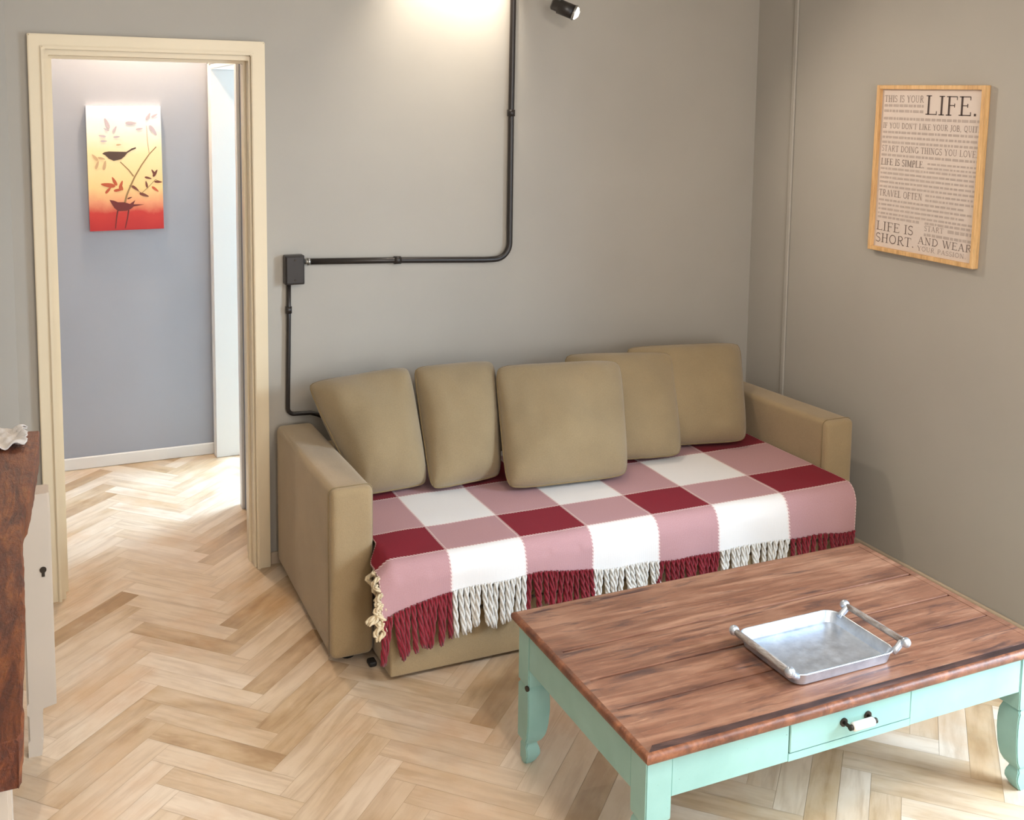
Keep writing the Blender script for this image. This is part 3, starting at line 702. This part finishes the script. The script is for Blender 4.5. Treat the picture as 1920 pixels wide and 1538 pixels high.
# ------------------------------------------------------------------ poster on the right wall
# local plane coords: a along -y (to the viewer's right), b up
ps = thing('framed_poster', 'pine framed typographic poster with black and grey lettering on the right wall', 'poster', (XR, 3.03, 1.6))
PYL, PYR, PZT, PZB = 3.300, 2.765, 1.950, 1.285
PW, PH = PYL-PYR, PZT-PZB; rot = math.radians(-.9)
def PP(a, b_, d): # d: distance out from the wall
    a_, b2 = a-PW/2, b_-PH/2; a3 = a_*math.cos(rot)-b2*math.sin(rot); b3 = a_*math.sin(rot)+b2*math.cos(rot)
    return (XR-d, (PYL+PYR)/2-a3, (PZT+PZB)/2+b3)
def pbox(bm, a0, a1, b0, b1, d0, d1, mat=0):
    v = [bm.verts.new(PP(a, b_, d)) for d in (d0, d1) for a, b_ in ((a0, b0), (a1, b0), (a1, b1), (a0, b1))]
    fs = [bm.faces.new([v[i] for i in q]) for q in ((0,1,2,3),(7,6,5,4),(0,4,5,1),(1,5,6,2),(2,6,7,3),(3,7,4,0))]
    for f in fs: f.material_index = mat
    return fs
fw_ = .016
for a0, a1, b0, b1 in ((0, fw_, 0, PH), (PW-fw_, PW, 0, PH), (fw_, PW-fw_, 0, fw_), (fw_, PW-fw_, PH-fw_, PH)):
    b = nb(); fs = pbox(b, a0, a1, b0, b1, .001, .030); bmesh.ops.recalc_face_normals(b, faces=fs); bmesh.ops.bevel(b, geom=b.edges[:], offset=.0015, segments=1, affect='EDGES'); link('frame_bar', b, M['frame'], ps)
b = nb(); fs = pbox(b, fw_, PW-fw_, fw_, PH-fw_, .002, .012)
bmesh.ops.recalc_face_normals(b, faces=fs)
# stroke letters on a 1-high grid with serifs; (width, [strokes]); stroke = points + thickness
TK, TN = .13, .05
def V(x, y0=0, y1=1): return ([(x, y0), (x, y1)], TK)
def Sf(x, y, w_=.15): return ([(x-w_, y), (x+w_, y)], TN)
def Hn(x0, x1, y): return ([(x0, y), (x1, y)], TN)
def arcp(cx, cy, rx, ry, a0, a1, n=14): return [(cx+rx*math.cos(math.radians(a0+(a1-a0)*k/n)), cy+ry*math.sin(math.radians(a0+(a1-a0)*k/n))) for k in range(n+1)]
FT = {
 'L': (.66, [V(.17), Sf(.17, 1), Hn(.02, .62, .03), ([(.62, 0), (.62, .2)], TN)]),
 'I': (.34, [V(.17), Sf(.17, .98), Sf(.17, .02)]),
 'F': (.62, [V(.17), Hn(.02, .58, .97), ([(.58, .98), (.58, .8)], TN), Hn(.17, .46, .52), ([(.46, .42), (.46, .62)], TN), Sf(.17, .02)]),
 'E': (.66, [V(.17), Hn(.02, .60, .97), ([(.60, .98), (.60, .8)], TN), Hn(.17, .46, .52), ([(.46, .42), (.46, .62)], TN), Hn(.02, .63, .03), ([(.63, 0), (.63, .2)], TN)]),
 'T': (.68, [V(.34), Hn(.03, .65, .97), ([(.03, .98), (.03, .8)], TN), ([(.65, .98), (.65, .8)], TN), Sf(.34, .02)]),
 'H': (.80, [V(.17), V(.63), Hn(.17, .63, .52), Sf(.17, .98), Sf(.17, .02), Sf(.63, .98), Sf(.63, .02)]),
 'S': (.54, [(arcp(.27, .745, .20, .225, 40, 270)+arcp(.27, .26, .21, .24, 90, -140), .09), ([(.44, .98), (.44, .80)], TN), ([(.06, .02), (.06, .22)], TN)]),
 'O': (.80, [(arcp(.40, .5, .32, .47, 0, 360, 24), .10)]),
 'Q': (.82, [(arcp(.40, .5, .32, .47, 0, 360, 24), .10), ([(.40, .15), (.60, -.1), (.8, -.14)], .08)]),
 'U': (.78, [([(.17, 1), (.17, .3)]+arcp(.39, .3, .22, .27, 180, 360)+[(.61, .3), (.61, 1)], .08), Sf(.17, .98), Sf(.61, .98, .12)]),
 'R': (.74, [V(.17), (arcp(.34, .75, .22, .235, 90, -90), .10), Hn(.17, .34, .98), Hn(.17, .34, .51), ([(.34, .51), (.62, .03), (.74, .03)], .10), Sf(.17, .02)]),
 'P': (.62, [V(.17), (arcp(.34, .74, .22, .245, 90, -90), .10), Hn(.17, .34, .98), Hn(.17, .34, .5), Sf(.17, .02)]),
 'D': (.78, [V(.17), (arcp(.30, .5, .38, .475, 90, -90), .10), Hn(.02, .30, .97), Hn(.02, .30, .03)]),
 'A': (.78, [([(.12, 0), (.38, 1)], TN+.01), ([(.38, 1), (.66, 0)], TK), Hn(.20, .55, .35), Sf(.12, .02, .1), Sf(.66, .02, .12)]),
 'N': (.80, [([(.15, 0), (.15, 1)], TN), ([(.15, 1), (.63, 0)], TK), ([(.63, 0), (.63, 1)], TN), Sf(.15, .02, .12), Sf(.63, .98, .12), Sf(.1, .98, .08)]),
 'W': (1.04, [([(.1, 1), (.33, 0)], TK), ([(.33, 0), (.54, 1)], TN), ([(.50, 1), (.74, 0)], TK), ([(.74, 0), (.96, 1)], TN), Sf(.1, .98, .1), Sf(.5, .98, .1), Sf(.96, .98, .08)]),
 'M': (.94, [([(.14, 0), (.14, 1)], TN), ([(.14, 1), (.46, .05)], TK), ([(.46, .05), (.78, 1)], TN), ([(.78, 0), (.78, 1)], TK), Sf(.14, .02, .11), Sf(.78, .02, .13)]),
 'Y': (.74, [([(.1, 1), (.37, .48)], TK), ([(.37, .48), (.64, 1)], TN), V(.37, 0, .48), Sf(.1, .98, .1), Sf(.64, .98, .1), Sf(.37, .02)]),
 'K': (.76, [V(.17), ([(.17, .42), (.60, 1)], TN), ([(.32, .6), (.66, 0)], TK), Sf(.17, .98), Sf(.17, .02), Sf(.6, .98, .1), Sf(.66, .02, .1)]),
 'V': (.74, [([(.1, 1), (.37, 0)], TK), ([(.37, 0), (.64, 1)], TN), Sf(.1, .98, .1), Sf(.64, .98, .1)]),
 'J': (.42, [([(.26, 1), (.26, .1), (.16, -.1), (.04, -.1)], .11), Sf(.26, .98)]),
 'B': (.70, [V(.17), (arcp(.34, .76, .19, .225, 90, -90), .09), (arcp(.34, .27, .24, .255, 90, -90), .10), Hn(.02, .34, .98), Hn(.17, .34, .52), Hn(.02, .34, .02)]),
 'G': (.78, [(arcp(.40, .5, .32, .47, 45, 330, 22), .10), V(.68, .05, .4), Sf(.68, .42, .12)]),
 '.': (.28, [([(.14, 0), (.14, .13)], .13)]), ',': (.28, [([(.14, .1), (.08, -.12)], .10)]), "'": (.22, [([(.11, 1), (.11, .75)], .07)]), ' ': (.34, []),
}
def text(bm, s, a, b0, h, width=None, mat=1, d=.0128, sx=None):
    tw_ = sum(FT[c][0]+.06 for c in s); k = (width/tw_ if width else h) if sx is None else sx
    for c in s:
        for pts, th in FT[c][1]:
            n = len(pts)
            for i in range(n-1):
                (xa, ya), (xb, yb) = pts[i], pts[i+1]; X0, Y0, X1, Y1 = a+xa*k, b0+ya*h, a+xb*k, b0+yb*h
                dx, dy = X1-X0, Y1-Y0; L_ = math.hypot(dx, dy) or 1; nx, ny = -dy/L_*th*h/2, dx/L_*th*h/2
                ex, ey = (dx/L_*th*h*.18, dy/L_*th*h*.18) if n > 2 else (0, 0)
                vs = [bm.verts.new(PP(*q, d+.00002*(i % 3))) for q in ((X0+nx-ex, Y0+ny-ey), (X0-nx-ex, Y0-ny-ey), (X1-nx+ex, Y1-ny+ey), (X1+nx+ex, Y1+ny+ey))]
                f = bm.faces.new(vs); f.material_index = mat
                f.normal_update()
                if f.normal.x > 0: f.normal_flip()
        a += (FT[c][0]+.06)*k
r3 = random.Random(11)
def lines(bm, a0, a1, b0, h, mat=4):     # unreadable small print: word-length strokes
    a = a0
    while a < a1-.004:
        w2 = min(r3.uniform(.008, .03), a1-a)
        vs = [bm.verts.new(PP(*q, .0128)) for q in ((a, b0), (a+w2, b0), (a+w2, b0+h), (a, b0+h))]
        f = bm.faces.new(vs); f.material_index = mat; f.normal_update()
        if f.normal.x > 0: f.normal_flip()
        a += w2+.005
x0p, x1p = fw_+.014, PW-fw_-.010; wp = x1p-x0p
def row(px_top): return PH-px_top
text(b, 'LIFE.', x0p+wp*.45, PH-.112, .072, wp*.53, 1)
text(b, 'THIS IS YOUR', x0p, PH-.066, .026, wp*.43, 2)
for k in range(2): lines(b, x0p, x0p+wp*.43, PH-.085-.021*k, .010)
lines(b, x0p, x1p, PH-.136, .010)
text(b, "IF YOU DON'T LIKE YOUR JOB, QUIT.", x0p, PH-.170, .022, wp, 2)
for k in range(3): lines(b, x0p, x1p, PH-.190-.020*k, .009)
text(b, 'START DOING THINGS YOU LOVE.', x0p, PH-.262, .024, wp, 2)
lines(b, x0p, x1p, PH-.281, .009)
text(b, 'LIFE IS SIMPLE.', x0p, PH-.317, .026, wp*.48, 3)
for k in range(2): lines(b, x0p+wp*.51, x1p, PH-.303-.016*k, .007)
for k in range(5): lines(b, x0p, x1p, PH-.335-.018*k, .008)
text(b, 'TRAVEL OFTEN', x0p, PH-.442, .026, wp*.48, 2)
for k in range(2): lines(b, x0p+wp*.51, x1p, PH-.425-.018*k, .008)
for k in range(4): lines(b, x0p, x1p-(.0 if k % 2 else .04), PH-.462-.018*k, .008)
lines(b, x0p, x0p+wp*.46, PH-.532, .009); text(b, 'START', x0p+wp*.52, PH-.556, .020, wp*.20, 2); lines(b, x0p+wp*.76, x1p, PH-.552, .012)
lines(b, x0p+wp*.52, x1p, PH-.532, .009); lines(b, x0p+wp*.52, x1p, PH-.576, .010)
text(b, 'LIFE IS', x0p-.004, PH-.582, .036, wp*.42, 3); text(b, 'SHORT.', x0p-.004, PH-.630, .036, wp*.44, 3)
text(b, 'AND WEAR', x0p+wp*.46, PH-.610, .028, wp*.55, 3); text(b, 'YOUR PASSION.', x0p+wp*.46, PH-.636, .017, wp*.5, 2)
link('printed_sheet', b, [M['paper'], M['ink'], M['ink_grey'], M['ink_mid'], M['ink_pale']], ps)

# ------------------------------------------------------------------ bird canvas in the hall
BX0, BX1, BZ0, BZ1 = .224, .573, 1.212, 1.831
cv_ = thing('bird_canvas', 'tall canvas painting of two dark birds on branches, hanging on the hall wall', 'painting', ((BX0+BX1)/2, YH, 1.5))
tilt = math.radians(.4)
def CP(px, py, d):     # px,py: 0..1 from the lower left
    a = (px-.5)*(BX1-BX0); c = (py-.5)*(BZ1-BZ0)
    return ((BX0+BX1)/2+a*math.cos(tilt)-c*math.sin(tilt), YH-d, (BZ0+BZ1)/2+a*math.sin(tilt)+c*math.cos(tilt))
b = nb(); v = [b.verts.new(CP(x, y, d)) for d in (.001, .028) for x, y in ((0, 0), (1, 0), (1, 1), (0, 1))]
fs = [b.faces.new([v[i] for i in q]) for q in ((0,1,2,3),(7,6,5,4),(0,4,5,1),(1,5,6,2),(2,6,7,3),(3,7,4,0))]
bmesh.ops.recalc_face_normals(b, faces=fs); link('stretched_canvas', b, M['canvas'], cv_)
b = nb(); lay = [0]
def poly(pts, mat):
    lay[0] += 1; vs = [b.verts.new(CP(x, y, .0285+.00003*lay[0])) for x, y in pts]; f = b.faces.new(vs); f.material_index = mat; f.normal_update()
    if f.normal.y > 0: f.normal_flip()
def stroke(pts, w0, w1, mat):
    for i in range(len(pts)-1):
        (xa, ya), (xb, yb) = pts[i], pts[i+1]; dx, dy = xb-xa, (yb-ya)*1.77; L_ = math.hypot(dx, dy); t0, t1 = i/(len(pts)-1), (i+1)/(len(pts)-1)
        wa, wb = w0+(w1-w0)*t0, w0+(w1-w0)*t1; nx, ny = -dy/L_, dx/L_/1.77
        poly([(xa+nx*wa, ya+ny*wa), (xa-nx*wa, ya-ny*wa), (xb-nx*wb, yb-ny*wb), (xb+nx*wb, yb+ny*wb)], mat)
def leaf(x, y, L_, ang, mat, w_=.30):
    a = math.radians(ang); P = []
    for k in range(12):
        t_ = 2*PI*k/12; u = math.cos(t_)*L_/2; v_ = math.sin(t_)*L_*w_/2*(1-.35*math.cos(t_)); P.append((x+u*math.cos(a)-v_*math.sin(a), y+(u*math.sin(a)+v_*math.cos(a))/1.77))
    poly(P, mat)
def fz(X, Y): return ((X-120)/810, 1-(Y-75)/1350)    # from zoom pixels to canvas fractions
stroke([fz(*p) for p in ((505, 1125), (530, 1040), (570, 950), (620, 850), (700, 720), (790, 600), (870, 520))], .014, .006, 2)
stroke([fz(*p) for p in ((610, 840), (560, 770), (470, 680))], .010, .006, 2)
stroke([fz(*p) for p in ((560, 940), (640, 990), (720, 1045), (770, 1060))], .005, .004, 2)
stroke([fz(*p) for p in ((700, 1020), (770, 960), (850, 880), (910, 905))], .004, .004, 2)
stroke([fz(*p) for p in ((790, 600), (775, 450), (770, 290))], .005, .003, 6)
poly([fz(*p) for p in ((278, 590), (305, 572), (350, 566), (540, 572), (600, 535), (645, 522), (645, 538), (600, 556), (550, 585), (520, 620), (480, 652), (400, 668), (350, 645), (310, 605))], 0)
poly([fz(*p) for p in ((340, 1090), (390, 1100), (430, 1118), (500, 1120), (560, 1140), (620, 1100), (600, 1145), (720, 1150), (600, 1170), (570, 1195), (520, 1215), (430, 1215), (390, 1180), (360, 1130))], 1)
stroke([fz(*p) for p in ((425, 1210), (410, 1290), (395, 1405))], .010, .006, 1); stroke([fz(*p) for p in ((545, 1205), (530, 1290), (500, 1405))], .010, .006, 1)
for X, Y, L_, a, m_ in ((330, 930, .20, 170, 3), (400, 890, .14, 115, 3), (470, 930, .13, 70, 3), (440, 985, .13, 10, 3), (330, 985, .12, 50, 3), (480, 960, .08, 100, 3),
    (625, 970, .12, -40, 4), (720, 1045, .14, -22, 4), (850, 810, .12, 60, 4), (830, 800, .10, 120, 4), (770, 860, .10, -15, 4), (880, 905, .11, -5, 4), (750, 930, .10, 100, 4), (845, 985, .12, -40, 3), (560, 1075, .07, 20, 4),
    (220, 710, .12, 70, 6), (300, 715, .14, 78, 6), (200, 630, .12, 130, 6), (270, 640, .10, -15, 6), (340, 265, .16, 110, 5), (420, 330, .11, 60, 5), (330, 330, .08, 150, 5), (440, 410, .09, 5, 5), (285, 400, .10, 170, 5), (300, 455, .09, 0, 5), (460, 495, .07, 5, 6),
    (600, 262, .15, 0, 5), (690, 325, .10, 10, 5), (840, 340, .17, -55, 5), (790, 190, .12, 60, 5), (860, 180, .10, 30, 5)):
    x, y = fz(X, Y); leaf(x, y, L_, a, m_)
link('painted_birds_and_branches', b, [M[k] for k in ('bird', 'bird2', 'twig', 'leaf_red', 'leaf_dark', 'leaf_pale', 'leaf_tan')], cv_)
